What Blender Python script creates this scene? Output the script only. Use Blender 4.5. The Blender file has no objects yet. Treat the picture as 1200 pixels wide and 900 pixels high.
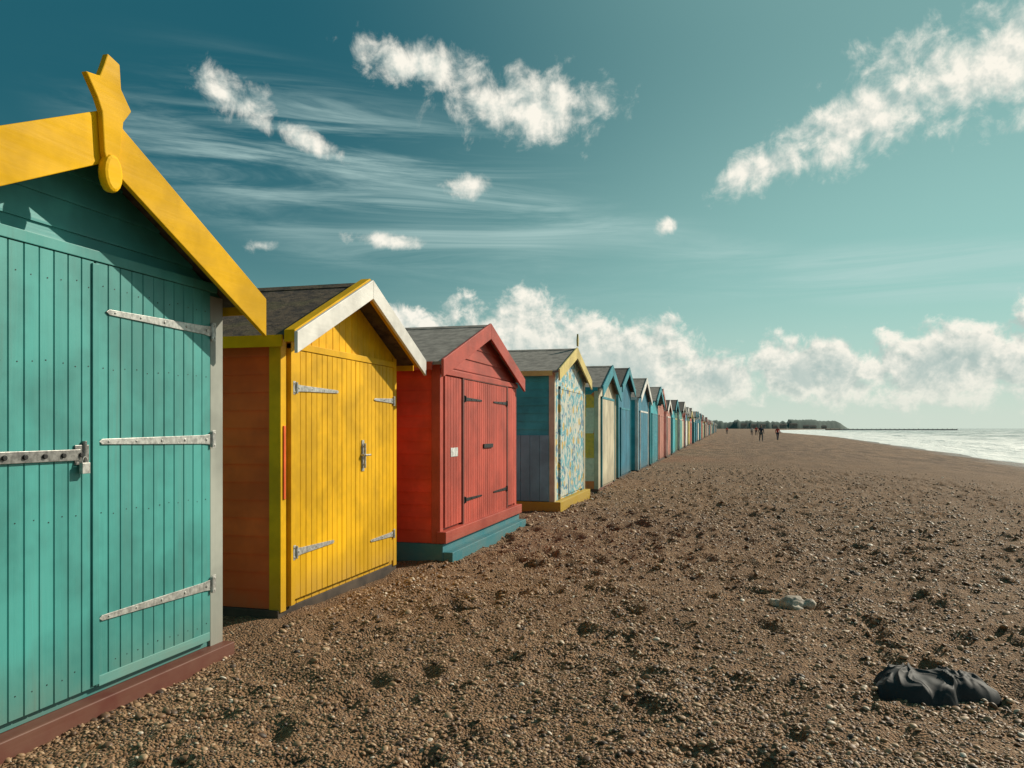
import bpy, bmesh, math, random
import numpy as np
from mathutils import Vector, Matrix
random.seed(7); np.random.seed(7)
S=bpy.context.scene
S.view_settings.view_transform='Standard'; S.view_settings.look='None'; S.view_settings.exposure=0
SUN_AZ=45.0; SUN_EL=33.0   # azimuth measured from +Y (down the row) towards +X (the sea)

# ------------------------------------------------------------------ node helpers
class NT:
    def __init__(s,tree): s.t=tree; s.t.nodes.clear()
    def n(s,typ,props=None,**inp):
        nd=s.t.nodes.new(typ)
        for k,v in (props or {}).items(): setattr(nd,k,v)
        for k,v in inp.items():
            key=int(k[1:]) if k[0]=='_' and k[1:].isdigit() else k.replace('_',' ')
            s.set(nd,key,v)
        return nd
    def set(s,nd,key,v):
        sock=nd.inputs[key]
        if isinstance(v,bpy.types.NodeSocket): s.t.links.new(v,sock)
        elif isinstance(v,bpy.types.Node): s.t.links.new(v.outputs[0],sock)
        else:
            if hasattr(sock.default_value,'__len__') and len(sock.default_value)==4 and len(v)==3: v=(*v,1)
            sock.default_value=v
    def m(s,op,a,b=0.0,c=0.0,clamp=False):
        nd=s.t.nodes.new('ShaderNodeMath'); nd.operation=op; nd.use_clamp=clamp
        s.set(nd,0,a); s.set(nd,1,b); s.set(nd,2,c); return nd.outputs[0]
    def mix(s,f,a,b,blend='MIX'):
        nd=s.t.nodes.new('ShaderNodeMix'); nd.data_type='RGBA'; nd.blend_type=blend
        s.set(nd,0,f); s.set(nd,6,a); s.set(nd,7,b); return nd.outputs[2]
    def ss(s,x,a,b,o0=0.0,o1=1.0):
        nd=s.t.nodes.new('ShaderNodeMapRange'); nd.interpolation_type='SMOOTHSTEP'
        s.set(nd,0,x); s.set(nd,1,a); s.set(nd,2,b); s.set(nd,3,o0); s.set(nd,4,o1); return nd.outputs[0]
    def noise(s,vec,scale,detail=4,rough=0.5,dist=0.0):
        nd=s.t.nodes.new('ShaderNodeTexNoise'); s.set(nd,'Vector',vec)
        s.set(nd,'Scale',scale); s.set(nd,'Detail',detail); s.set(nd,'Roughness',rough); s.set(nd,'Distortion',dist)
        return nd.outputs[0]
    def mapping(s,vec,scale=(1,1,1),rot=(0,0,0),loc=(0,0,0)):
        nd=s.t.nodes.new('ShaderNodeMapping'); s.set(nd,'Vector',vec); s.set(nd,'Scale',scale); s.set(nd,'Rotation',rot); s.set(nd,'Location',loc)
        return nd.outputs[0]
def newmat(name):
    m=bpy.data.materials.new(name); m.use_nodes=True; return m,NT(m.node_tree)
def finish(t,color,rough,bump=None,bstr=0.3,bdist=0.01,metal=0.0,spec=0.5):
    b=t.n('ShaderNodeBsdfPrincipled'); t.set(b,'Base Color',color); t.set(b,'Roughness',rough); t.set(b,'Metallic',metal); t.set(b,'Specular IOR Level',spec)
    if bump is not None:
        bp=t.n('ShaderNodeBump'); t.set(bp,'Height',bump); t.set(bp,'Strength',bstr); t.set(bp,'Distance',bdist); t.set(b,'Normal',bp.outputs[0])
    o=t.n('ShaderNodeOutputMaterial'); t.set(o,'Surface',b.outputs[0]); return b
_pc={}
def paint(name,col,grain='Z',wear=0.35,rough=0.5,spec=0.35):
    """painted, weathered timber"""
    key=(name,)
    if key in _pc: return _pc[key]
    m,t=newmat(name)
    tc=t.n('ShaderNodeTexCoord').outputs['Object']
    sc={'Z':(30,30,1.5),'X':(1.5,30,30),'Y':(30,1.5,30)}[grain]
    g=t.noise(t.mapping(tc,sc),1.0,3,0.6)
    big=t.noise(tc,1.5,4,0.65)
    blot=t.noise(t.mapping(tc,tuple(0.25*a for a in sc)),1.0,5,0.7)
    isl=t.n('ShaderNodeNewGeometry').outputs['Random Per Island']
    dark=tuple(c*0.68 for c in col); lite=tuple(min(1,c*1.12) for c in col)
    c=t.mix(t.ss(big,0.32,0.68),dark,lite)
    c=t.mix(t.m('MULTIPLY',isl,0.32),c,tuple(c_*0.6 for c_ in col))
    c=t.mix(t.ss(blot,0.54,0.74,0,wear),c,tuple(0.45*x+0.4*y for x,y in zip(col,(0.16,0.12,0.085))))
    c=t.mix(t.ss(g,0.62,0.78,0,wear*0.6),c,tuple(min(1,x*0.85+0.03) for x in col))
    z=t.n('ShaderNodeSeparateXYZ',_0=tc).outputs[2]
    dirt=t.m('MULTIPLY',t.ss(z,0.4,0.0),t.ss(big,0.3,0.65))
    c=t.mix(t.m('MULTIPLY',dirt,0.5),c,(0.15,0.105,0.07))
    r=t.ss(blot,0.3,0.8,rough-0.05,rough+0.25)
    finish(t,c,r,g,0.35,0.004,0,spec)
    _pc[key]=m; return m
def simple(name,col,rough=0.5,metal=0.0,nscale=20,var=0.4,bstr=0.3,bd=0.004):
    m,t=newmat(name); tc=t.n('ShaderNodeTexCoord').outputs['Object']
    n=t.noise(tc,nscale,4,0.6)
    c=t.mix(t.ss(n,0.3,0.7),tuple(c*(1-var) for c in col),tuple(min(1,c*(1+var*0.4)) for c in col))
    finish(t,c,rough,n,bstr,bd,metal); return m

# ------------------------------------------------------------------ mesh builder
class MB:
    def __init__(s): s.v=[]; s.f=[]
    def add(s,vs,fs):
        o=len(s.v); s.v+= [tuple(v) for v in vs]; s.f+=[tuple(i+o for i in f) for f in fs]
    def box(s,x0,x1,y0,y1,z0,z1):
        s.add([(x0,y0,z0),(x1,y0,z0),(x1,y1,z0),(x0,y1,z0),(x0,y0,z1),(x1,y0,z1),(x1,y1,z1),(x0,y1,z1)],
              [(0,3,2,1),(4,5,6,7),(0,1,5,4),(1,2,6,5),(2,3,7,6),(3,0,4,7)])
    def prism(s,poly,x0,x1):
        """poly in (y,z), extruded along x"""
        n=len(poly)
        s.add([(x0,p[0],p[1]) for p in poly]+[(x1,p[0],p[1]) for p in poly],
              [tuple(range(n))[::-1],tuple(range(n,2*n))]+[(i,(i+1)%n,n+(i+1)%n,n+i) for i in range(n)])
    def cyl(s,a,b,r,n=12,r2=None):
        a=Vector(a); b=Vector(b); d=(b-a).normalized(); r2=r if r2 is None else r2
        u=d.orthogonal().normalized(); w=d.cross(u)
        vs=[a+(u*math.cos(2*math.pi*i/n)+w*math.sin(2*math.pi*i/n))*r for i in range(n)]+[b+(u*math.cos(2*math.pi*i/n)+w*math.sin(2*math.pi*i/n))*r2 for i in range(n)]
        s.add(vs,[tuple(range(n))[::-1],tuple(range(n,2*n))]+[(i,(i+1)%n,n+(i+1)%n,n+i) for i in range(n)])
    def obj(s,name,mat,parent=None,bevel=0.0,smooth=False,loc=(0,0,0)):
        me=bpy.data.meshes.new(name); me.from_pydata(s.v,[],s.f)
        bm=bmesh.new(); bm.from_mesh(me); bmesh.ops.recalc_face_normals(bm,faces=bm.faces); bm.to_mesh(me); bm.free()
        me.materials.append(mat)
        if smooth:
            for p in me.polygons: p.use_smooth=True
        o=bpy.data.objects.new(name,me); S.collection.objects.link(o); o.location=loc
        if parent: o.parent=parent
        if bevel:
            b=o.modifiers.new('bevel','BEVEL'); b.width=bevel; b.segments=2; b.limit_method='ANGLE'
        return o
def lap(mb,axis,face,nd,u0,u1,z0,z1,pitch=0.14,pr=0.02):
    z=z0
    while z<z1-0.01:
        zt=min(z+pitch,z1)
        a,b,c,d=u0(z),u1(z),u1(zt),u0(zt)
        if b-a<0.03: break
        if c-d<0.02: c=d=(c+d)/2; c+=0.005; d-=0.005
        j=random.uniform(-0.0015,0.0015)
        o1=face+nd*(pr+j); o2=face+nd*0.004; bk=face
        def P(u,n,zz): return (u,n,zz) if axis=='x' else (n,u,zz)
        mb.add([P(a,bk,z),P(b,bk,z),P(a,o1,z),P(b,o1,z),P(c,o2,zt+0.004),P(d,o2,zt+0.004),P(a,o1,z+0.012),P(b,o1,z+0.012)],
               [(0,1,3,2),(2,3,7,6),(6,7,4,5),(0,2,6,5),(1,3,7,4)])
        z=zt
def vboards(mb,face,y0,y1,z0,top,w=0.1,pr=0.018,ch=0.004,gd=0.005):
    n=max(1,round((y1-y0)/w)); w=(y1-y0)/n; bk=face+pr-gd-0.001
    for i in range(n):
        a=y0+i*w; b=a+w; p=pr+random.uniform(-0.001,0.001)
        ys=[a,a,a+0.001,a+0.001+ch,b-0.001-ch,b-0.001,b,b]; xs=[face,bk,bk,face+p,face+p,bk,bk,face]
        k=len(ys)
        v=[(xs[q],ys[q],z0) for q in range(k)]+[(xs[q],ys[q],top(ys[q])) for q in range(k)]
        mb.add(v,[(q,q+1,k+q+1,k+q) for q in range(k-1)]+[tuple(range(k)),tuple(range(k,2*k))[::-1]])

M_felt=simple('roof_felt',(0.10,0.085,0.075),0.9,0,14,0.5,0.4,0.006)
def mossy():
    m,t=newmat('mossy_roof_felt'); tc=t.n('ShaderNodeTexCoord').outputs['Object']
    n=t.noise(tc,9,6,0.7); n2=t.noise(tc,2.2,4,0.6)
    c=t.mix(t.ss(n,0.35,0.65),(0.03,0.02,0.016),(0.13,0.085,0.05)); c=t.mix(t.ss(n2,0.5,0.65,0,0.7),c,(0.10,0.08,0.03))
    finish(t,c,0.95,n,0.8,0.02); return m
M_moss=mossy()
M_steel=simple('galvanised_steel',(0.52,0.51,0.48),0.38,0.4,35,0.4,0.2)
M_zinc=simple('weathered_zinc_bar',(0.27,0.26,0.245),0.4,0.5,35,0.45,0.2)
M_dark=simple('black_iron',(0.03,0.03,0.03),0.5,0.4,30)
M_greyroof=simple('grey_roof_felt',(0.25,0.225,0.20),0.85,0,8,0.4,0.4,0.006)

def strap(mb,x,yh,yt,z,h=0.05,knob=True):
    s=1 if yt>yh else -1
    p=[(yh,z-h*0.62),(yh,z+h*0.62),(yh+s*0.07,z+h*0.5),(yt-s*0.02,z+h*0.26),(yt,z),(yt-s*0.02,z-h*0.26),(yh+s*0.07,z-h*0.5)]
    mb.prism(p,x,x+0.007)
    mb.cyl((x+0.010,yh-s*0.006,z-h*0.9),(x+0.010,yh-s*0.006,z+h*0.9),0.011)
    mb.prism([(yh-s*0.012,z-h*1.05),(yh-s*0.012,z+h*1.05),(yh-s*0.05,z+h*1.05),(yh-s*0.05,z-h*1.05)],x,x+0.006)
    L=abs(yt-yh)
    for k in np.linspace(0.05,0.93,max(3,int(L/0.16))):
        yy=yh+s*L*k; mb.cyl((x+0.006,yy,z),(x+0.012,yy,z),0.009*(1-0.4*k),8)
    for zz in (-0.7,0.7): mb.cyl((x+0.005,yh-s*0.034,z+h*zz),(x+0.011,yh-s*0.034,z+h*zz),0.007,8)

def hut(X,Y0,Y1,eave,apex,depth,c,detail=2,ovf=0.25,ovs=0.12,front='v',fw=0.2,fasc2=None,yc=None,felt=None,
        pitch=0.14,door=True,sidemat=None,frontmat=None,z0=0.0,basez=-0.3,plinth_out=0.03):
    """beach hut; X front plane, Y0..Y1 along the row. Local origin (X,Y0,0)"""
    e=bpy.data.objects.new('beach_hut',None); S.collection.objects.link(e); e.location=(X,Y0,0); e.empty_display_size=0.3
    W=Y1-Y0; yc=W/2 if yc is None else yc-Y0
    hw=W/2
    sl=(apex-eave)/(hw+ovs)
    felt=felt or M_felt; th=0.035
    under=lambda y: apex-th-0.012-sl*abs(y-yc)
    mb=MB(); a=0.02
    mb.prism([(a,z0),(W-a,z0),(W-a,under(W-a)),(yc,under(yc)),(a,under(a))],-depth,-a)
    mb.obj('wall_core',sidemat or c['side'],e)
    mb=MB()
    for fy,nd in ((a,-1),(W-a,1)):
        lap(mb,'x',fy,nd,lambda z:-depth,lambda z:-0.0,z0,under(-0.01)-0.01,pitch,0.018)
    mb.obj('side_wall_boards',sidemat or c['side'],e)
    dz=c.get('doortop',eave-0.08)
    mb=MB()
    if front=='v': vboards(mb,-a,0.0,W,z0,lambda y:under(y),0.12 if detail>1 else 0.2,0.016)
    else:
        lap(mb,'y',-a,1,lambda z:max(0,yc-(apex-th-0.014-z)/sl),lambda z:min(W,yc+(apex-th-0.014-z)/sl),z0,under(yc)-0.02,0.15,0.016)
    mb.obj('front_boards',frontmat or c['front'],e)
    mb=MB()
    for s_ in (-1,1):
        ye=yc+s_*(hw+ovs); g=s_*0.0005
        mb.prism([(yc+g,apex),(ye,apex-sl*(hw+ovs)),(ye,apex-sl*(hw+ovs)-th),(yc+g,apex-th)],-depth-0.12,ovf-0.03)
    mb.obj('roof',felt,e)
    mb=MB(); mb.prism([(yc-0.09,apex-0.09*sl+0.008),(yc,apex+0.014),(yc+0.09,apex-0.09*sl+0.008),(yc+0.09,apex-0.09*sl-0.01),(yc-0.09,apex-0.09*sl-0.01)],-depth-0.13,ovf-0.032)
    mb.obj('ridge_cap',felt,e)
    mb=MB(); E=hw+ovs+0.03
    for s_ in (-1,1):
        ye=yc+s_*E; g=s_*0.001
        mb.prism([(yc+g,apex+0.03),(ye,apex+0.03-sl*E),(ye,apex+0.03-sl*E-fw),(yc+g,apex+0.03-fw*1.05)],ovf-0.028,ovf)
    mb.obj('barge_boards',c['fascia'],e,0.004)
    if fasc2:
        mb=MB()
        for s_ in (-1,1):
            ye=yc+s_*(E-0.01); g=s_*0.001
            mb.prism([(yc+g,apex+0.045),(ye,apex+0.045-sl*E),(ye,apex+0.045-sl*E-fw*0.55),(yc+g,apex+0.04-fw*0.6)],ovf-0.12,ovf-0.031)
        mb.obj('verge_boards',fasc2,e,0.004)
    mb=MB()
    for s_ in (-1,1):
        ye=yc+s_*(hw+ovs); mb.box(-depth-0.1,ovf-0.14,min(ye,ye+s_*0.02),max(ye,ye+s_*0.02),apex-sl*(hw+ovs)-0.09,apex-sl*(hw+ovs)-0.002)
    mb.obj('eave_boards',fasc2 or c['fascia'],e)
    mb=MB(); cw=c.get('postw',0.07)
    for y in (-0.012,W-cw+0.012):
        mb.box(-0.09,0.012,y,y+cw,z0-0.02,under(0.0)-0.01 if y<1 else under(W)-0.01)
    mb.obj('corner_posts',c['post'],e,0.004)
    mb=MB(); mb.box(-depth+0.05,plinth_out,-0.03,W+0.03,basez,z0+0.0-0.003); mb.obj('plinth',c['base'],e,0.006)
    if door:
        d0,d1=c.get('door',(0.16*W,0.84*W))
        mb=MB(); mid=c.get('mid',(d0+d1)/2)
        for q0,q1 in ((d0,mid-0.004),(mid+0.004,d1)):
            vboards(mb,0.0,q0,q1,z0+0.05,lambda y:min(dz,under(y)-0.05),0.085 if detail>1 else 0.16,0.03)
        mb.obj('doors',c['doors'],e)
        mb=MB(); f=0.06
        if d0>0.15: mb.box(-0.004,0.036,d0-f,d0-0.003,z0+0.01,dz+0.05)
        if W-d1>0.17: mb.box(-0.004,0.036,d1+0.003,d1+f,z0+0.01,dz+0.05)
        if under(d0-f)>dz+0.1: mb.box(-0.004,0.038,d0-f,d1+f,dz+0.004,dz+0.06)
        if mb.v: mb.obj('door_frame',c.get('frame',c['front']),e,0.003)
    return e,dict(W=W,yc=yc,sl=sl,under=under,depth=depth)

# =================================================================== beach huts
P=paint
teal=P('teal_paint',(0.070,0.345,0.315),'Z',0.45,0.42,0.45); tealx=P('teal_paint_gable',(0.055,0.30,0.29),'Y')
yel=P('yellow_paint',(0.80,0.44,0.0),'Y',0.10,0.6,0.15); yelz=P('yellow_paint_boards',(0.84,0.46,0.001),'Z',0.2,0.5,0.25)
redo=P('orange_red_paint',(1.0,0.14,0.02),'X',0.05,0.5); red=P('red_paint',(0.52,0.085,0.055),'Z',0.4); redy=P('red_paint_trim',(0.46,0.075,0.05),'Y',0.35)
redx=P('red_paint_side',(0.85,0.09,0.045),'X',0.15)
maroon=P('maroon_paint',(0.17,0.04,0.03),'Y',0.4); white=P('white_paint',(0.80,0.77,0.72),'Y',0.25); pale=P('pale_grey_post_paint',(0.42,0.43,0.38),'Z',0.6)
blueb=P('sea_blue_paint',(0.03,0.26,0.32),'Y',0.3); tealside=P('teal_side_paint',(0.05,0.44,0.50),'X',0.25); cream=P('cream_paint',(0.66,0.58,0.42),'Z',0.3)
creamy=P('cream_yellow_trim',(0.66,0.52,0.18),'Y',0.3); navy=P('blue_paint',(0.03,0.20,0.30),'Z',0.3); navyx=P('blue_side_paint',(0.04,0.24,0.36),'X',0.3)
blk=P('dark_bitumen_timber',(0.035,0.03,0.028),'Y',0.2,0.8); pink=P('faded_pink_paint',(0.50,0.20,0.15),'Z',0.3); grn=P('green_paint',(0.05,0.20,0.14),'Z',0.3); greyp=P('grey_paint',(0.34,0.36,0.36),'Z',0.3)

def pattern(name,cols,scale,mode):
    m,t=newmat(name); tc=t.n('ShaderNodeTexCoord').outputs['Object']
    if mode=='floral':
        v=t.n('ShaderNodeTexVoronoi',_0=tc); t.set(v,'Scale',scale)
        w=t.noise(tc,scale*0.9,2,0.5,2.5)
        c=t.mix(t.ss(w,0.47,0.5),cols[0],cols[1]); c=t.mix(t.ss(v.outputs['Distance'],0.30,0.26),c,cols[2])
        c=t.mix(t.ss(t.noise(tc,scale*0.5,2,0.5,3.0),0.60,0.62),c,cols[3])
    else:
        v=t.n('ShaderNodeTexVoronoi',{'distance':'CHEBYCHEV'},_0=tc); t.set(v,'Scale',scale); t.set(v,'Randomness',0.55)
        r=t.n('ShaderNodeSeparateColor',_0=v.outputs['Color']).outputs[0]
        c=t.mix(t.ss(r,0.30,0.31),cols[0],cols[1]); c=t.mix(t.ss(r,0.55,0.56),c,cols[2]); c=t.mix(t.ss(r,0.8,0.81),c,cols[3])
    n=t.noise(tc,12,4,0.6); c=t.mix(t.ss(n,0.4,0.8,0,0.4),c,(0.2,0.16,0.12))
    finish(t,c,0.55,n,0.3,0.004); return m
floral=pattern('floral_mural_paint',[(0.12,0.40,0.48),(0.62,0.62,0.54),(0.62,0.42,0.10),(0.10,0.22,0.34)],3.6,'floral')
mosaic=pattern('patchwork_mural_paint',[(0.85,0.22,0.05),(0.80,0.70,0.52),(0.05,0.38,0.46),(0.85,0.50,0.05)],3.6,'mosaic')

# --- hut 1, teal with yellow barge boards
e1,i1=hut(-3.2,1.95,4.45,2.25,2.95,1.9,dict(side=teal,front=tealx,fascia=yel,post=pale,base=maroon,doors=teal,door=(0.30,2.36),mid=1.41,doortop=2.27,postw=0.13,frame=teal),
          front='h',fw=0.25,ovs=0.12,yc=3.2,basez=-0.35,plinth_out=0.09)
Yo=1.95
mb=MB()
for z,tip in ((2.02,1.48),(1.33,1.43),(0.40,1.43)): strap(mb,0.032,2.355,tip,z,0.055)
mb.obj('strap_hinges',M_steel,e1,0.0015)
mb=MB()
mb.box(0.036,0.046,0.35,1.30,1.237,1.293)
mb.box(0.033,0.040,1.27,1.36,1.215,1.315); mb.cyl((0.04,1.33,1.19),(0.04,1.33,1.335),0.012)
mb.obj('locking_bar',M_zinc,e1,0.002)
mb=MB()
for y in np.arange(0.42,1.3,0.11): mb.cyl((0.046,y,1.265),(0.056,y,1.265),0.013,8)
mb.obj('bar_bolts',M_dark,e1,0.002)
mb=MB(); mb.box(0.050,0.072,1.285,1.335,1.17,1.225); 
for k in range(8):
    a0=math.pi*k/8; a1=math.pi*(k+1)/8
    mb.cyl((0.061,1.31+0.018*math.cos(a0),1.225+0.03*math.sin(a0)),(0.061,1.31+0.018*math.cos(a1),1.225+0.03*math.sin(a1)),0.004,8)
mb.obj('padlock',M_steel,e1,0.003)
mb=MB(); mb.box(0.0,0.034,1.43,2.345,0.045,0.10) ; o=mb.obj('door_bottom_rail',P('pale_teal_rail',(0.16,0.46,0.42),'Y',0.4),e1,0.003); o.location.x=0.002
mb=MB(); mb.box(0.031,0.040,1.385,1.430,0.06,2.26); mb.obj('meeting_strip',teal,e1,0.002)
mb=MB()
for y in np.arange(0.34,2.34,0.0858):
    for z in (0.16,0.95,1.72,2.14):
        yy=y+random.uniform(-0.01,0.01); zz=z+random.uniform(-0.012,0.012)
        if abs(yy-1.41)>0.04: mb.cyl((0.029,yy,zz),(0.0318,yy,zz),0.0035,6)
mb.obj('nail_heads',M_dark,e1)
fy=3.2-Yo
poly=[(-.03,.27),(.05,.25),(.06,.13),(.13,.045),(.075,-.03),(.05,-.22),(.03,-.27),(-.03,-.27),(-.05,-.22),(-.065,-.03),(-.095,.03),(-.165,.125),(-.08,.14),(-.055,.2)]
mb=MB(); mb.prism([(fy+a,2.97+b) for a,b in poly],0.252,0.285); mb.obj('finial',yel,e1,0.006)
mb=MB(); n=16
ring=[(fy+0.062*math.cos(2*math.pi*k/n),2.66+0.095*math.sin(2*math.pi*k/n)) for k in range(n)]
mb.prism(ring,0.246,0.30); mb.obj('finial_drop',yel,e1,0.018)
# --- hut 2, yellow / orange-red
e2,i2=hut(-3.3,5.33,7.51,2.10,2.70,2.4,dict(side=redo,front=yelz,fascia=white,post=yelz,base=blk,doors=yelz,door=(0.16,2.06),mid=1.22,doortop=2.02,postw=0.08,frame=yelz),
          front='v',fw=0.16,fasc2=yel,yc=6.42,felt=M_moss,basez=-0.4,ovf=0.27,ovs=0.17,plinth_out=0.0)
mb=MB()
strap(mb,0.032,0.18,0.88,1.72,0.05); strap(mb,0.032,0.18,0.80,0.42,0.055); strap(mb,0.032,2.05,1.60,1.68,0.045); strap(mb,0.032,2.05,1.52,0.32,0.045)
mb.obj('strap_hinges',M_steel,e2,0.0015)
mb=MB(); mb.cyl((0.055,1.36,1.03),(0.055,1.36,1.26),0.011); mb.cyl((0.03,1.36,1.06),(0.055,1.36,1.06),0.009); mb.cyl((0.03,1.36,1.23),(0.055,1.36,1.23),0.009); mb.box(0.030,0.038,1.335,1.385,1.0,1.29)
mb.cyl((0.03,1.33,1.15),(0.07,1.33,1.15),0.012); mb.cyl((0.07,1.33,1.15),(0.07,1.45,1.15),0.009)
mb.obj('door_handle',M_steel,e2,0.001)
mb=MB(); mb.box(0.013,0.022,0.02,0.05,0.85,1.42); mb.obj('edge_latch',redo,e2,0.003)
# --- hut 3, red, grey roof, blue base
e3,i3=hut(-3.0,8.02,11.24,2.12,2.72,2.6,dict(side=redx,front=redy,fascia=redy,post=red,base=blueb,doors=red,door=(0.75,2.62),mid=1.7,doortop=1.98,postw=0.10,frame=maroon),
          front='h',fw=0.19,yc=9.6,felt=M_greyroof,basez=-0.35,ovf=0.12,ovs=0.13,plinth_out=0.05,z0=0.14)
mb=MB(); mb.box(-0.02,0.09,-0.04,3.26,0.143,0.27); mb.obj('sill_board',redy,e3,0.006)
mb=MB(); mb.box(0.05,0.16,-0.02,3.24,-0.3,0.05); mb.obj('base_board',blueb,e3,0.006)
mb=MB(); vboards(mb,0.0,0.10,0.66,0.3,lambda y:1.98,0.09,0.028); vboards(mb,0.0,2.71,3.10,0.3,lambda y:1.98,0.09,0.028); mb.obj('side_panels',red,e3)
mb=MB(); mb.box(0.029,0.034,0.28,0.52,1.08,1.18); mb.obj('name_plate',simple('white_enamel',(0.7,0.7,0.68),0.3),e3)
mb=MB(); mb.box(0.0,0.04,0.0,3.22,1.995,2.06); mb.obj('head_rail',redy,e3,0.004)
mb=MB()
for z in (1.75,0.55): strap(mb,0.032,0.78,1.45,z,0.04); strap(mb,0.032,2.60,1.95,z,0.04)
mb.box(0.032,0.05,1.5,1.9,1.15,1.2)
mb.obj('strap_hinges',M_dark,e3,0.001)
# --- hut 4, teal side, floral front
e4,i4=hut(-2.85,13.3,16.36,2.40,2.93,2.8,dict(side=tealside,front=floral,fascia=creamy,post=cream,base=P('yellow_base',(0.62,0.40,0.03),'Y',0.3),doors=floral,door=(0.45,2.6),doortop=2.1,postw=0.09,frame=floral),
          front='v',fw=0.2,felt=M_greyroof,basez=-0.35,ovf=0.14,ovs=0.14,plinth_out=0.12,z0=0.12)
mb=MB(); 
m4=P('grey_blue_boards',(0.18,0.42,0.52),'Z',0.3)
for k in range(16):
    x1=-0.09-k*0.17; mb.box(x1-0.165,x1,-0.035,-0.004,0.13,1.28)
mb.obj('side_skirt_boards',m4,e4,0.003)
mb=MB(); mb.prism([(1.50,2.98),(1.56,2.98),(1.58,3.1),(1.53,3.22),(1.48,3.1)],0.12,0.15); mb.obj('finial',creamy,e4,0.003)
# --- hut 5, patchwork side, cream front, teal trim
e5,i5=hut(-2.8,17.9,20.9,2.35,2.95,2.8,dict(side=mosaic,front=cream,fascia=blueb,post=cream,base=maroon,doors=cream,doortop=2.1,frame=blueb),
          front='v',fw=0.25,felt=M_greyroof,ovf=0.15,basez=-0.35,plinth_out=0.02)
# --- the rest of the row
seqs=[(navyx,navy,blueb),(tealside,navy,white),(navyx,tealside,blueb),(redx,pink,pink),(pink,pink,white),(greyp,greyp,white),(navyx,grn,creamy),(tealside,teal,white),(redx,cream,redy),
      (navyx,navy,white),(grn,grn,creamy),(pink,red,white),(tealside,cream,blueb),(greyp,navy,white)]
y=22.2; k=0
while y<330:
    w=random.uniform(3.0,3.9) if y<60 else random.uniform(3.2,4.4); c=seqs[k%len(seqs)]
    if k>=5 and random.random()<0.3: c=random.choice(seqs)
    ap=random.uniform(2.85,3.25)
    hut(-2.8+random.uniform(-0.12,0.06),y,y+w,ap-random.uniform(0.5,0.75),ap,2.8,dict(side=c[0],front=c[1],fascia=c[2],post=c[2],base=blk,doors=random.choice([c[1],c[1],c[2]]),doortop=1.95,frame=c[2]),
        detail=1,front='v',fw=0.2,felt=random.choice([M_greyroof,M_felt]),ovf=random.uniform(0.1,0.3),basez=-0.4,pitch=0.2)
    y+=w+random.uniform(0.6,1.5); k+=1

# =================================================================== terrain
rng=np.random.RandomState(3)
TAB=rng.rand(256,256)
def vnoise(x,y,s):
    x=np.asarray(x)/s; y=np.asarray(y)/s
    xi=np.floor(x).astype(int); yi=np.floor(y).astype(int); fx=x-xi; fy=y-yi
    fx=fx*fx*(3-2*fx); fy=fy*fy*(3-2*fy)
    g=lambda a,b: TAB[a%256,b%256]
    return (g(xi,yi)*(1-fx)+g(xi+1,yi)*fx)*(1-fy)+(g(xi,yi+1)*(1-fx)+g(xi+1,yi+1)*fx)*fy-0.5
SEA=-1.2
def shore(Y): 
    Y=np.asarray(Y,dtype=float)
    return np.interp(Y,[-4000,-50,30,65,243,480,1200,3000,6000],[0,10,17.5,21.5,33,34,75,420,900])
NF=2600
fx_=rng.uniform(-2.9,9,NF); fy_=rng.uniform(2.2,30,NF); fa=rng.normal(0.1,0.6,NF); fd=rng.uniform(0.015,0.05,NF)*np.clip(0.7+fy_/14,0.8,1.4); fl=rng.uniform(0.09,0.18,NF)
def base_h(X,Y):
    sh=shore(Y); u=np.clip((X-(sh-16))/16,0,1.6)
    return -0.05-1.18*(u**1.3)*np.where(u>0,1,0)
def height(X,Y,feet=True):
    X=np.asarray(X,dtype=float); Y=np.asarray(Y,dtype=float)
    h=base_h(X,Y)
    near=np.clip((60-np.hypot(X,Y))/40,0,1)
    h=h+near*(vnoise(X,Y,2.3)*0.10+vnoise(X+9,Y+4,0.8)*0.06+vnoise(X+31,Y,0.30)*0.040+vnoise(X,Y+77,0.12)*0.020+vnoise(X+5,Y+7,0.06)*0.009)+(1-near)*(vnoise(X,Y,6.0)*0.12)
    if feet:
        hh=h.ravel(); xx=X.ravel(); yy=Y.ravel()
        for i in range(NF):
            m=np.nonzero((np.abs(xx-fx_[i])<0.35)&(np.abs(yy-fy_[i])<0.35))[0]
            if len(m)==0: continue
            dx=xx[m]-fx_[i]; dy=yy[m]-fy_[i]; ca,sa=math.cos(fa[i]),math.sin(fa[i])
            a=(dx*sa+dy*ca)/fl[i]; b=(dx*ca-dy*sa)/(fl[i]*0.55); r2=a*a+b*b
            hh[m]+= -fd[i]*np.exp(-r2)+fd[i]*0.45*np.exp(-((np.sqrt(r2)-1.5)/0.4)**2)
        h=hh.reshape(h.shape)
    return h
def axis(fine0,fine1,step,lo,hi,g=1.12):
    a=list(np.arange(fine0,fine1,step)); s=step; v=a[-1]
    while v<hi: s*=g; v+=s; a.append(v)
    s=step; v=a[0]; b=[]
    while v>lo: s*=g; v-=s; b.append(v)
    return np.array(b[::-1]+a)
xs=axis(-3.2,6.5,0.035,-3000,1500,1.06); ys=axis(1.6,14,0.035,-60,5200,1.03)
GX,GY=np.meshgrid(xs,ys); H=height(GX,GY)
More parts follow.
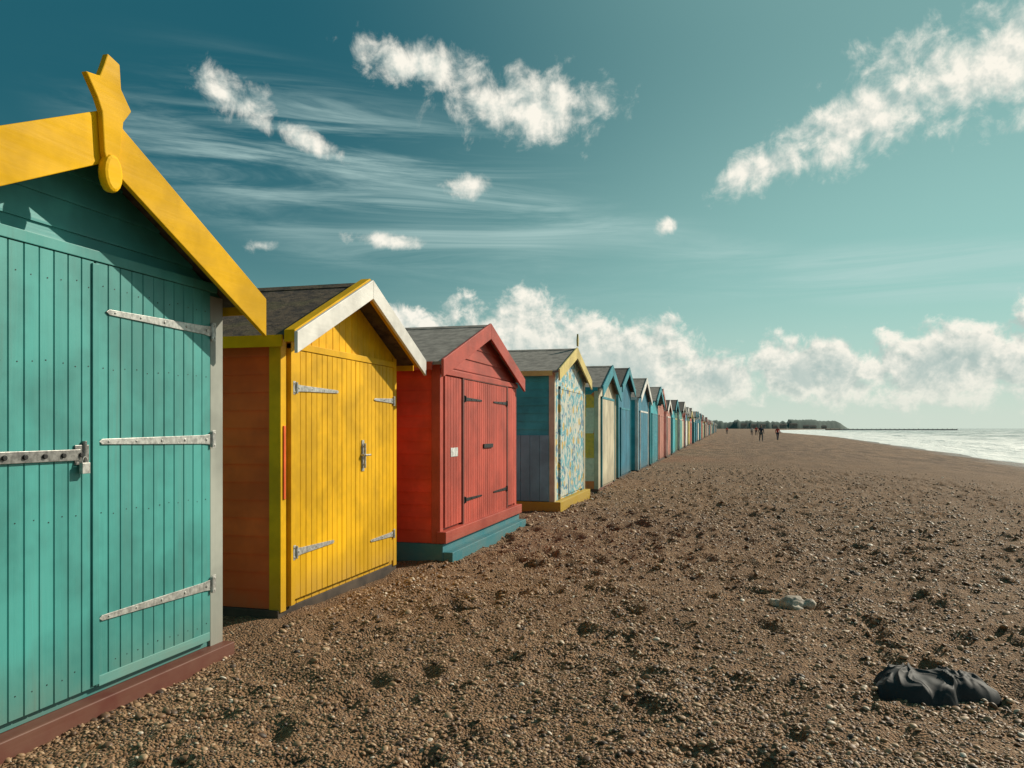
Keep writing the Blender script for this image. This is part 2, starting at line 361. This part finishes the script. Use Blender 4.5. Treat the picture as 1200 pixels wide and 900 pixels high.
def gridmesh(name,GX,GY,GZ,mat):
    ny,nx=GX.shape; co=np.stack([GX.ravel(),GY.ravel(),GZ.ravel()],1).astype(np.float32)
    i=np.arange(ny-1)[:,None]*nx+np.arange(nx-1)[None,:]; q=np.stack([i,i+1,i+nx+1,i+nx],-1).reshape(-1,4)
    me=bpy.data.meshes.new(name); me.vertices.add(len(co)); me.vertices.foreach_set('co',co.ravel())
    me.loops.add(q.size); me.loops.foreach_set('vertex_index',q.ravel().astype(np.int32))
    me.polygons.add(len(q)); me.polygons.foreach_set('loop_start',(np.arange(len(q))*4).astype(np.int32)); me.polygons.foreach_set('use_smooth',np.ones(len(q),dtype=bool))
    me.update(calc_edges=True); me.materials.append(mat)
    o=bpy.data.objects.new(name,me); S.collection.objects.link(o); return o
def shingle():
    m,t=newmat('shingle'); tc=t.n('ShaderNodeTexCoord').outputs['Object']
    v=t.n('ShaderNodeTexVoronoi',_0=tc); t.set(v,'Scale',62.0)
    r=t.n('ShaderNodeSeparateColor',_0=v.outputs['Color']).outputs
    big=t.noise(tc,0.6,3,0.6); mid=t.noise(tc,5,3,0.65)
    c=t.mix(r[0],(0.12,0.062,0.031),(0.37,0.215,0.115)); c=t.mix(t.ss(r[1],0.90,0.94),c,(0.50,0.38,0.27)); c=t.mix(t.ss(r[2],0.84,0.92),c,(0.05,0.032,0.024))
    c=t.mix(t.ss(mid,0.42,0.60,0,0.65),c,(0.245,0.138,0.070))
    c=t.mix(t.ss(big,0.35,0.65,0,0.45),c,(0.17,0.094,0.050))
    hgt=t.m('ADD',t.m('MULTIPLY',v.outputs['Distance'],-1.0),t.m('MULTIPLY',t.noise(tc,14,3,0.7),2.2))
    x=t.n('ShaderNodeSeparateXYZ',_0=tc)
    far=t.ss(x.outputs[1],18,60)
    fn=t.noise(t.mapping(tc,(1.2,0.35,1)),1.0,4,0.7)
    c=t.mix(far,c,t.mix(t.ss(fn,0.35,0.65),(0.125,0.072,0.042),(0.26,0.155,0.090)))
    hgt=t.m('ADD',hgt,t.m('MULTIPLY',t.m('MULTIPLY',far,fn),8.0))
    wet=t.ss(x.outputs[2],-0.8,-1.12); 
    c=t.mix(t.m('MULTIPLY',wet,0.6),c,(0.08,0.055,0.04))
    finish(t,c,t.m('SUBTRACT',0.85,t.m('MULTIPLY',wet,0.5)),hgt,1.0,0.022,0,0.3); return m
gridmesh('shingle_beach',GX,GY,H,shingle())

N=220000
lr=rng.uniform(0,1,N); R=1.9*(34/1.9)**(lr); A=np.radians(rng.uniform(-52,34,N)); PX=R*np.sin(A); PY=R*np.cos(A)
keep=(PX>-3.14)&(PX<14)&(rng.rand(N)<np.clip((36-R)/18,0,1))
cl=vnoise(PX,PY,0.9)+vnoise(PX+40,PY,0.35)
keep&=(rng.rand(N)<0.45+1.3*np.clip(cl+0.2,0,1)); PX,PY,R=PX[keep],PY[keep],R[keep]; n=len(PX)
PZ=height(PX,PY)
rad=np.clip(rng.lognormal(math.log(0.0054),0.45,n),0.0028,0.018)*np.clip(0.75+R/9,0.9,2.3)
sc=np.stack([rad*rng.uniform(0.8,1.5,n),rad*rng.uniform(0.8,1.2,n),rad*rng.uniform(0.4,0.8,n)],1)
rot=np.stack([rng.normal(0,0.35,n),rng.normal(0,0.35,n),rng.uniform(0,6.28,n)],1)
me=bpy.data.meshes.new('pebbles'); me.vertices.add(n); me.vertices.foreach_set('co',np.stack([PX,PY,PZ+rad*0.12],1).astype(np.float32).ravel())
for nm,ar in (('psc',sc),('prot',rot)):
    at=me.attributes.new(nm,'FLOAT_VECTOR','POINT'); at.data.foreach_set('vector',ar.astype(np.float32).ravel())
po=bpy.data.objects.new('pebbles',me); S.collection.objects.link(po)
pm,t=newmat('pebble_stone'); rnd=t.n('ShaderNodeObjectInfo').outputs['Random']
cr=t.n('ShaderNodeValToRGB',_0=rnd); el=cr.color_ramp.elements
cols=[(0,(0.045,0.027,0.018)),(0.2,(0.125,0.064,0.032)),(0.5,(0.25,0.138,0.070)),(0.78,(0.36,0.215,0.115)),(0.96,(0.45,0.30,0.18)),(0.99,(0.62,0.53,0.43))]
el[0].position=0; el[0].color=(*cols[0][1],1); el[1].position=cols[-1][0]; el[1].color=(*cols[-1][1],1)
for p_,c_ in cols[1:-1]:
    q=el.new(p_); q.color=(*c_,1)
finish(t,cr.outputs[0],0.55,None,spec=0.45)
gt=bpy.data.node_groups.new('pebble_scatter','GeometryNodeTree')
gt.interface.new_socket('Geometry',in_out='INPUT',socket_type='NodeSocketGeometry'); gt.interface.new_socket('Geometry',in_out='OUTPUT',socket_type='NodeSocketGeometry')
gi=gt.nodes.new('NodeGroupInput'); go=gt.nodes.new('NodeGroupOutput'); L=gt.links.new
ico=gt.nodes.new('GeometryNodeMeshIcoSphere'); ico.inputs['Radius'].default_value=1; ico.inputs['Subdivisions'].default_value=2
sm=gt.nodes.new('GeometryNodeSetMaterial'); sm.inputs['Material'].default_value=pm
ssn=gt.nodes.new('GeometryNodeSetShadeSmooth')
iop=gt.nodes.new('GeometryNodeInstanceOnPoints')
na=gt.nodes.new('GeometryNodeInputNamedAttribute'); na.data_type='FLOAT_VECTOR'; na.inputs['Name'].default_value='psc'
nb_=gt.nodes.new('GeometryNodeInputNamedAttribute'); nb_.data_type='FLOAT_VECTOR'; nb_.inputs['Name'].default_value='prot'
er=gt.nodes.new('FunctionNodeEulerToRotation')
L(ico.outputs['Mesh'],ssn.inputs[0]); L(ssn.outputs[0],sm.inputs[0]); L(sm.outputs[0],iop.inputs['Instance']); L(gi.outputs[0],iop.inputs['Points'])
L(nb_.outputs[0],er.inputs[0]); L(er.outputs[0],iop.inputs['Rotation']); L(na.outputs[0],iop.inputs['Scale']); L(iop.outputs[0],go.inputs[0])
md=po.modifiers.new('scatter','NODES'); md.node_group=gt

# =================================================================== sea
sx=axis(8,60,0.5,0,9000,1.10); sy=axis(10,140,1.0,-400,16000,1.06)
SX,SY=np.meshgrid(sx,sy)
off=SX-shore(SY)
wave=0.16*np.exp(-((off-5+2*vnoise(SX,SY,14))/1.3)**2)+0.28*np.exp(-((off-14+4*vnoise(SX+50,SY,22))/2.2)**2)+0.3*np.exp(-((off-27+5*vnoise(SX+90,SY,25))/3)**2)
SZ=SEA+wave*(0.7+vnoise(SX,SY,9))+0.10*vnoise(SX,SY,4)*np.clip(off/10,0,1)
m,t=newmat('sea_water'); tc=t.n('ShaderNodeTexCoord').outputs['Object']
w1=t.noise(t.mapping(tc,(0.9,0.35,1)),1.0,6,0.65); w2=t.noise(t.mapping(tc,(0.12,0.03,1)),1.0,3,0.6)
hgt=t.m('ADD',w1,t.m('MULTIPLY',w2,2.5))
xyz=t.n('ShaderNodeSeparateXYZ',_0=tc)
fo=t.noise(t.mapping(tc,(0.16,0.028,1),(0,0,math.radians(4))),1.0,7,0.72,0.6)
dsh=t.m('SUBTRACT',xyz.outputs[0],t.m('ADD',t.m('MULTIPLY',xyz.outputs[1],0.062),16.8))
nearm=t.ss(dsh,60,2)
foam_glitter=t.ss(t.m('ADD',fo,t.m('MULTIPLY',nearm,0.18)),0.44,0.60)  # surf foam, whitened further to paint sun glitter into the water colour
foam_glitter=t.m('MULTIPLY',foam_glitter,t.ss(dsh,900,60,0.75,1))  # stays white far out, where it is painted sun glitter
b=t.n('ShaderNodeBsdfPrincipled'); t.set(b,'Base Color',t.mix(foam_glitter,(0.26,0.29,0.27),(0.94,0.92,0.88))); t.set(b,'Roughness',t.m('ADD',0.26,t.m('MULTIPLY',foam_glitter,0.15))); t.set(b,'IOR',1.36)
bp=t.n('ShaderNodeBump'); t.set(bp,'Height',hgt); t.set(bp,'Strength',1.0); t.set(bp,'Distance',0.8); t.set(b,'Normal',bp.outputs[0])
o=t.n('ShaderNodeOutputMaterial'); t.set(o,'Surface',b.outputs[0])
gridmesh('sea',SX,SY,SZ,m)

# =================================================================== headland + breakwater
hl,t=newmat('distant_woodland'); tc=t.n('ShaderNodeTexCoord').outputs['Object']
finish(t,t.mix(t.noise(tc,0.05,4),(0.03,0.06,0.055),(0.08,0.12,0.10)),0.9)
def ridge(name,pts,hfun,depth,mat,z0=-3):
    mb=MB(); n=len(pts)
    for i,(x,y) in enumerate(pts):
        h=hfun(i/(n-1)); mb.v+=[(x,y,z0),(x,y+depth*0.15,h*0.75),(x,y+depth*0.5,h),(x,y+depth,z0)]
    for i in range(n-1):
        for k in range(3): mb.f.append((4*i+k,4*i+4+k,4*i+5+k,4*i+1+k))
    return mb.obj(name,mat,smooth=True)
npts=260
pts=[(-900+1330*k/npts,2950+60*math.sin(k*0.05)) for k in range(npts+1)]
r_=np.random.RandomState(5).rand(300)
def hh_(s):
    i=int(s*npts); x=-900+1330*s
    v=21+8*r_[i]+7*r_[i//4]
    if x>230: v=28+3*r_[i]+(4 if x<330 else 0)
    return v*min(1,(1-s)*40+0.1)
ridge('headland',pts,hh_,300,hl)
bm_=simple('distant_render_wall',(0.42,0.40,0.36),0.8,0,0.1)
rr=random.Random(11)
for q in range(9):
    e=bpy.data.objects.new('seafront_building',None); S.collection.objects.link(e); x0=60+q*34+rr.uniform(-8,8); w_=rr.uniform(14,26); h_=rr.uniform(9,17); e.location=(x0,2880,-1)
    mb=MB(); mb.box(0,w_,0,14,0,h_); mb.obj('walls',bm_,e)
    mb=MB(); mb.add([(-.5,-.5,h_+.02),(w_+.5,-.5,h_+.02),(w_+.5,14.5,h_+.02),(-.5,14.5,h_+.02),(2,7,h_+4),(w_-2,7,h_+4)],[(0,1,5,4),(1,2,5),(2,3,4,5),(3,0,4),(0,3,2,1)]); mb.obj('roof',M_felt,e)
    mb=MB()
    for fz in np.arange(1.5,h_-2,3.2):
        for fx in np.arange(1.5,w_-2,3.0): mb.box(fx,fx+1.4,-0.1,-0.003,fz,fz+1.7)
    mb.obj('windows',M_dark,e)
mb=MB()
mb.box(150,330,1270,1276,-3,0.1)
for k in range(29): mb.cyl((150+k*6.4,1269,-3),(150+k*6.4,1269,0.9+random.random()*0.5),0.4,6)
mb.obj('breakwater',M_dark)

# =================================================================== people
skin=simple('skin',(0.40,0.22,0.15),0.6); hairm=simple('hair',(0.05,0.03,0.02),0.7)
def person(x,y,face,top,trouser,h=1.72,stride=0.35):
    z=float(height(np.array([x]),np.array([y]),False)[0])
    e=bpy.data.objects.new('person',None); S.collection.objects.link(e); e.location=(x,y,z); e.rotation_euler=(0,0,face); e.scale=(h/1.72,)*3
    def sk(name,pts,edges,rad,mat,root=0):
        me=bpy.data.meshes.new(name); me.from_pydata(pts,edges,[]); o=bpy.data.objects.new(name,me); S.collection.objects.link(o); o.parent=e
        md=o.modifiers.new('skin','SKIN'); md.use_smooth_shade=True
        for i,r in enumerate(rad): me.skin_vertices[0].data[i].radius=(r,r)
        me.skin_vertices[0].data[root].use_root=True
        s=o.modifiers.new('sub','SUBSURF'); s.levels=1; s.render_levels=1; me.materials.append(mat); return o
    st=stride
    sk('torso_and_arms',[(0,0,0.95),(0,0,1.15),(0,0,1.38),(0,0,1.46),(0.19,0,1.40),(0.26,0.05,1.15),(0.27,-0.10,0.95),(-0.19,0,1.40),(-0.26,-0.05,1.15),(-0.27,-0.16,0.95)],
       [(0,1),(1,2),(2,3),(2,4),(4,5),(5,6),(2,7),(7,8),(8,9)],[0.15,0.14,0.16,0.08,0.07,0.05,0.04,0.07,0.05,0.04],top)
    sk('legs',[(0,0,0.93),(0.10,0,0.88),(0.11,-st*0.4,0.48),(0.11,-st*0.5,0.08),(0.11,-st*0.5-0.16,0.035),(-0.10,0,0.88),(-0.11,st*0.3,0.48),(-0.11,st*0.75,0.10),(-0.11,st*0.75-0.15,0.035)],
       [(0,1),(1,2),(2,3),(3,4),(0,5),(5,6),(6,7),(7,8)],[0.14,0.10,0.07,0.05,0.035,0.10,0.07,0.05,0.035],trouser)
    sk('head',[(0,0,1.44),(0,-0.01,1.52),(0,-0.02,1.61),(0,-0.01,1.68)],[(0,1),(1,2),(2,3)],[0.055,0.06,0.095,0.06],skin)
    sk('hair',[(0,0.02,1.60),(0,0.01,1.68),(0,-0.01,1.70)],[(0,1),(1,2)],[0.095,0.08,0.05],hairm)
    sk('hand_r',[(0.27,-0.10,0.96),(0.27,-0.12,0.88),(0.27,-0.13,0.80)],[(0,1),(1,2)],[0.032,0.04,0.015],skin)
    sk('hand_l',[(-0.27,-0.16,0.96),(-0.27,-0.18,0.88),(-0.27,-0.19,0.80)],[(0,1),(1,2)],[0.032,0.04,0.015],skin)
cr_=simple('red_jacket_cloth',(0.65,0.05,0.03),0.8); cb_=simple('navy_cloth',(0.02,0.03,0.06),0.8); cw_=simple('white_cloth',(0.6,0.58,0.55),0.8); cg_=simple('grey_cloth',(0.12,0.12,0.12),0.8)
for (x,y,f,a,b_,h) in [(3.9,88,0.2,cb_,cg_,1.75),(6.6,104,2.8,cr_,cb_,1.68),(0.8,200,0.1,cr_,cb_,1.75),(5.5,165,0,cw_,cb_,1.7),(6.4,166,0.2,cr_,cb_,1.78)]:
    person(x,y,f,a,b_,h)

# =================================================================== objects on the shingle
def lumps(name,loc,ells,mat,voxel,dispS,dispSize,rotz=0):
    me=bpy.data.meshes.new(name); bm=bmesh.new()
    for (c,r,rz) in ells:
        bmesh.ops.create_icosphere(bm,subdivisions=3,radius=1,matrix=Matrix.Translation(c)@Matrix.Rotation(rz,4,'Z')@Matrix.Diagonal((*r,1)))
    bm.to_mesh(me); bm.free(); me.materials.append(mat)
    o=bpy.data.objects.new(name,me); S.collection.objects.link(o); o.location=loc; o.rotation_euler=(0,0,rotz)
    r=o.modifiers.new('rm','REMESH'); r.mode='VOXEL'; r.voxel_size=voxel; r.use_smooth_shade=True
    for st,sz in zip(dispS,dispSize):
        tx=bpy.data.textures.new(name+'_t','CLOUDS'); tx.noise_scale=sz; tx.noise_depth=2
        d=o.modifiers.new('d','DISPLACE'); d.texture=tx; d.strength=st; d.mid_level=0.5
    return o
gz=lambda x,y: float(height(np.array([x]),np.array([y]),False)[0])
def jacket(x0,y0,rz):
    n1,n2=150,100; U,V=np.meshgrid(np.linspace(-1,1,n1),np.linspace(-1,1,n2))
    th=np.arctan2(V,U); R_=np.maximum(np.abs(U),np.abs(V))
    out=1+0.14*np.sin(2*th+0.6)+0.10*np.sin(3*th+1.0)+0.07*np.sin(5*th+2)+0.035*np.sin(9*th)
    X=0.33*R_*np.cos(th)*out; Y=0.23*R_*np.sin(th)*out
    wx=X+0.12*vnoise(X+3,Y+3,0.14)+0.03*vnoise(X+3,Y+9,0.05); wy=Y+0.12*vnoise(X+8,Y+1,0.14)+0.03*vnoise(X+13,Y+9,0.05)
    f=lambda a,b,s: 1-np.abs(2*vnoise(a,b,s))
    fold=f(wx*0.7+wy*0.6+5,wy*0.8-wx*0.5+2,0.13); fold2=f(wx*0.9-wy*.4+9,wy*0.9+wx*.3+4,0.075); fold3=f(wx+2,wy+6,0.04)
    dome=np.clip(1-R_**3.5,0,1)
    hgt=dome*(0.062+0.028*np.exp(-((X+0.15)/0.12)**2-(Y/0.14)**2)+0.018*np.exp(-((X-0.17)/0.12)**2-((Y-0.03)/0.1)**2))+dome**0.5*(0.030*fold**3+0.022*fold2**3+0.008*fold3**2)-0.06*R_**9
    m,t=newmat('black_fabric'); tc=t.n('ShaderNodeTexCoord').outputs['Object']
    n_=t.noise(tc,30,4,0.6); finish(t,t.mix(n_,(0.008,0.009,0.011),(0.020,0.021,0.024)),0.7,n_,0.3,0.003)
    o=gridmesh('discarded_jacket',X,Y,hgt,m); o.location=(x0,y0,gz(x0,y0)+0.02); o.rotation_euler=(0,0,rz)
    sd_=o.modifiers.new('thick','SOLIDIFY'); sd_.thickness=0.004
jacket(1.14,5.02,0.05)
rockm=simple('pale_flint',(0.46,0.38,0.30),0.7,0,18,0.5,0.5,0.01)
lumps('flint_stones',(0.55,6.85,gz(0.55,6.85)+0.01),[((0,0,0.03),(0.11,0.08,0.07),0.2),((-0.12,0.02,0.02),(0.07,0.05,0.04),0),((0.13,0.0,0.03),(0.06,0.05,0.05),0.4),((0.02,-0.09,0.01),(0.06,0.04,0.03),0)],rockm,0.012,(0.05,),(0.06,))
lumps('white_stone',(2.95,6.75,gz(2.95,6.75)+0.01),[((0,0,0.01),(0.10,0.06,0.035),0.2)],simple('chalk',(0.6,0.55,0.48),0.7),0.01,(0.02,),(0.05,))

# =================================================================== sky + sun
a,e_=math.radians(SUN_AZ),math.radians(SUN_EL)
sd=Vector((math.sin(a)*math.cos(e_),math.cos(a)*math.cos(e_),math.sin(e_)))
W=bpy.data.worlds.new('World'); S.world=W; W.use_nodes=True; t=NT(W.node_tree)
try: W.cycles.sampling_method='NONE'
except Exception as ex: print(ex)
sky=t.n('ShaderNodeTexSky',{'sky_type':'NISHITA','sun_disc':False,'sun_elevation':e_,'sun_rotation':a,'air_density':0.8,'dust_density':0.1,'ozone_density':2.0})
dirv=t.n('ShaderNodeTexCoord').outputs['Generated']
d=t.n('ShaderNodeSeparateXYZ',_0=dirv)
az=t.m('MULTIPLY',t.m('ARCTAN2',d.outputs[0],d.outputs[1]),57.2958)
elv=t.m('MULTIPLY',t.m('ARCSINE',d.outputs[2]),57.2958)
pv=t.n('ShaderNodeCombineXYZ',_0=az,_1=elv,_2=0.0).outputs[0]
def blob(a0,e0,wa,we,rot=0.0):
    mp=t.n('ShaderNodeMapping',{'vector_type':'TEXTURE'}); t.set(mp,'Vector',pv); t.set(mp,'Location',(a0,e0,0)); t.set(mp,'Rotation',(0,0,rot)); t.set(mp,'Scale',(wa,we,1))
    ln=t.n('ShaderNodeVectorMath',{'operation':'LENGTH'},_0=mp.outputs[0])
    return t.m('SUBTRACT',1.0,ln.outputs[1])
def mx(l):
    r=l[0]
    for q in l[1:]: r=t.m('MAXIMUM',r,q)
    return r
high=mx([blob(-14.0,22.4,6.4,2.3,0.0),blob(-21.5,24.8,5.2,1.5,-0.12),blob(17.5,21.8,9.5,3.4,0.08),blob(9.0,19.8,6,2.2,0.30),blob(3.0,17.6,3.6,1.5,0.25),
        blob(-34.8,21.6,3.2,1.4,-0.45),blob(-30,19.6,2.2,0.7,-0.35),blob(-18.5,17.2,1.6,0.8),blob(-3.9,14.3,0.9,0.6),blob(-24,13.4,2.8,0.6,-0.05),blob(-33,12.6,1.2,0.5),
        blob(60,24,14,5),blob(-80,28,16,5)])
low=mx([blob(-22.5,6.4,4.5,2.7),blob(-14.5,6.0,6.0,3.9),blob(-7.5,5.0,6.5,3.5),blob(-1,3.4,5,2.3),blob(6,3.8,6,2.7),blob(14,4.0,7.5,3.0),blob(22,5.0,7,3.8),
       blob(-36,3.5,10,2.4),blob(50,5,22,3.2),blob(120,5,45,3.6),blob(-95,6,45,3.4)])
nA=t.noise(pv,0.45,8,0.64,0.3)
nL1=t.noise(pv,0.45,4,0.62); nL2=t.noise(t.mapping(pv,loc=(0.40,0.55,0)),0.45,4,0.62)
nbig=t.noise(pv,0.16,1,0.5)
dn=t.m('ADD',t.m('MULTIPLY',t.m('SUBTRACT',nA,0.5),2.8),t.m('MULTIPLY',t.m('SUBTRACT',nbig,0.5),0.6))
dh=t.m('ADD',high,t.m('ADD',dn,0.0)); dl=t.m('ADD',low,t.m('MULTIPLY',dn,0.75))
ah=t.ss(dh,-0.18,0.85); al=t.ss(dl,-0.05,0.42)
lit=t.m('ADD',0.68,t.m('MULTIPLY',t.m('SUBTRACT',nL1,nL2),4.0),clamp=True)
corel=t.m('MULTIPLY',t.ss(dl,0.25,1.0),t.ss(elv,8.5,3.0))
ci=t.mapping(pv,(0.045,0.50,1),(0,0,math.radians(16)))
cn=t.noise(ci,1.0,6,0.66,0.9); cn2=t.noise(t.mapping(pv,(0.03,0.14,1),(0,0,math.radians(16)),(3,1,0)),1.0,2,0.6)
cim=t.ss(mx([blob(-24,16.5,26,7.5,-0.22),blob(-8,12.5,18,4.0,-0.15),blob(14,10,22,2.5,-0.05)]),0.0,0.6)
cir=t.m('MULTIPLY',t.m('MULTIPLY',t.ss(cn,0.34,0.70),t.ss(cn2,0.30,0.62)),cim)
cir=t.m('MULTIPLY',cir,0.75)
K=10.0
Cc=lambda r,g,b: (r*K,g*K,b*K)
sdv=t.n('ShaderNodeVectorMath',{'operation':'DOT_PRODUCT'},_0=dirv); t.set(sdv,1,tuple(sd))
ang=sdv.outputs['Value']
g1=t.ss(ang,0.25,1.0); g2=t.ss(elv,27,1)
gg=t.m('ADD',t.m('MULTIPLY',g1,0.62),t.m('MULTIPLY',g2,0.50),clamp=True)
air=t.mix(t.ss(gg,0.05,1.0),Cc(0.012,0.105,0.145),Cc(0.36,0.62,0.56))
nis=t.mix(1.0,sky.outputs[0],(0.45,0.95,0.66),'MULTIPLY')
skc=t.mix(0.84,nis,air)
skc=t.mix(t.ss(elv,11,0,0,0.6),skc,Cc(0.64,0.71,0.62))
skc=t.mix(cir,skc,Cc(0.50,0.68,0.65))
white_=Cc(0.97,0.93,0.82)
colh=t.mix(lit,Cc(0.52,0.60,0.56),white_)
coll=t.mix(t.m('MULTIPLY',corel,0.8),t.mix(lit,Cc(0.48,0.57,0.53),white_),Cc(0.37,0.50,0.48))
skc=t.mix(ah,skc,colh); skc=t.mix(al,skc,coll)
skc=t.mix(t.ss(elv,4.5,0,0,0.7),skc,Cc(0.66,0.72,0.63))
bg=t.n('ShaderNodeBackground'); t.set(bg,'Color',skc); t.set(bg,'Strength',0.1)
o=t.n('ShaderNodeOutputWorld'); t.set(o,'Surface',bg.outputs[0])

sl=bpy.data.lights.new('sun','SUN'); sl.energy=5.0; sl.angle=math.radians(0.53); sl.color=(1.0,0.90,0.74)
so=bpy.data.objects.new('sun',sl); S.collection.objects.link(so)
so.rotation_euler=sd.to_track_quat('Z','Y').to_euler(); so.location=(20,20,30)

# =================================================================== camera
cam=bpy.data.cameras.new('camera'); co=bpy.data.objects.new('camera',cam); S.collection.objects.link(co)
cam.sensor_width=36; cam.lens=27.4; cam.shift_y=52/1200; cam.clip_start=0.05; cam.clip_end=30000
co.location=(0,0,1.4); co.rotation_euler=(math.radians(90),0,math.radians(15.19))
S.camera=co
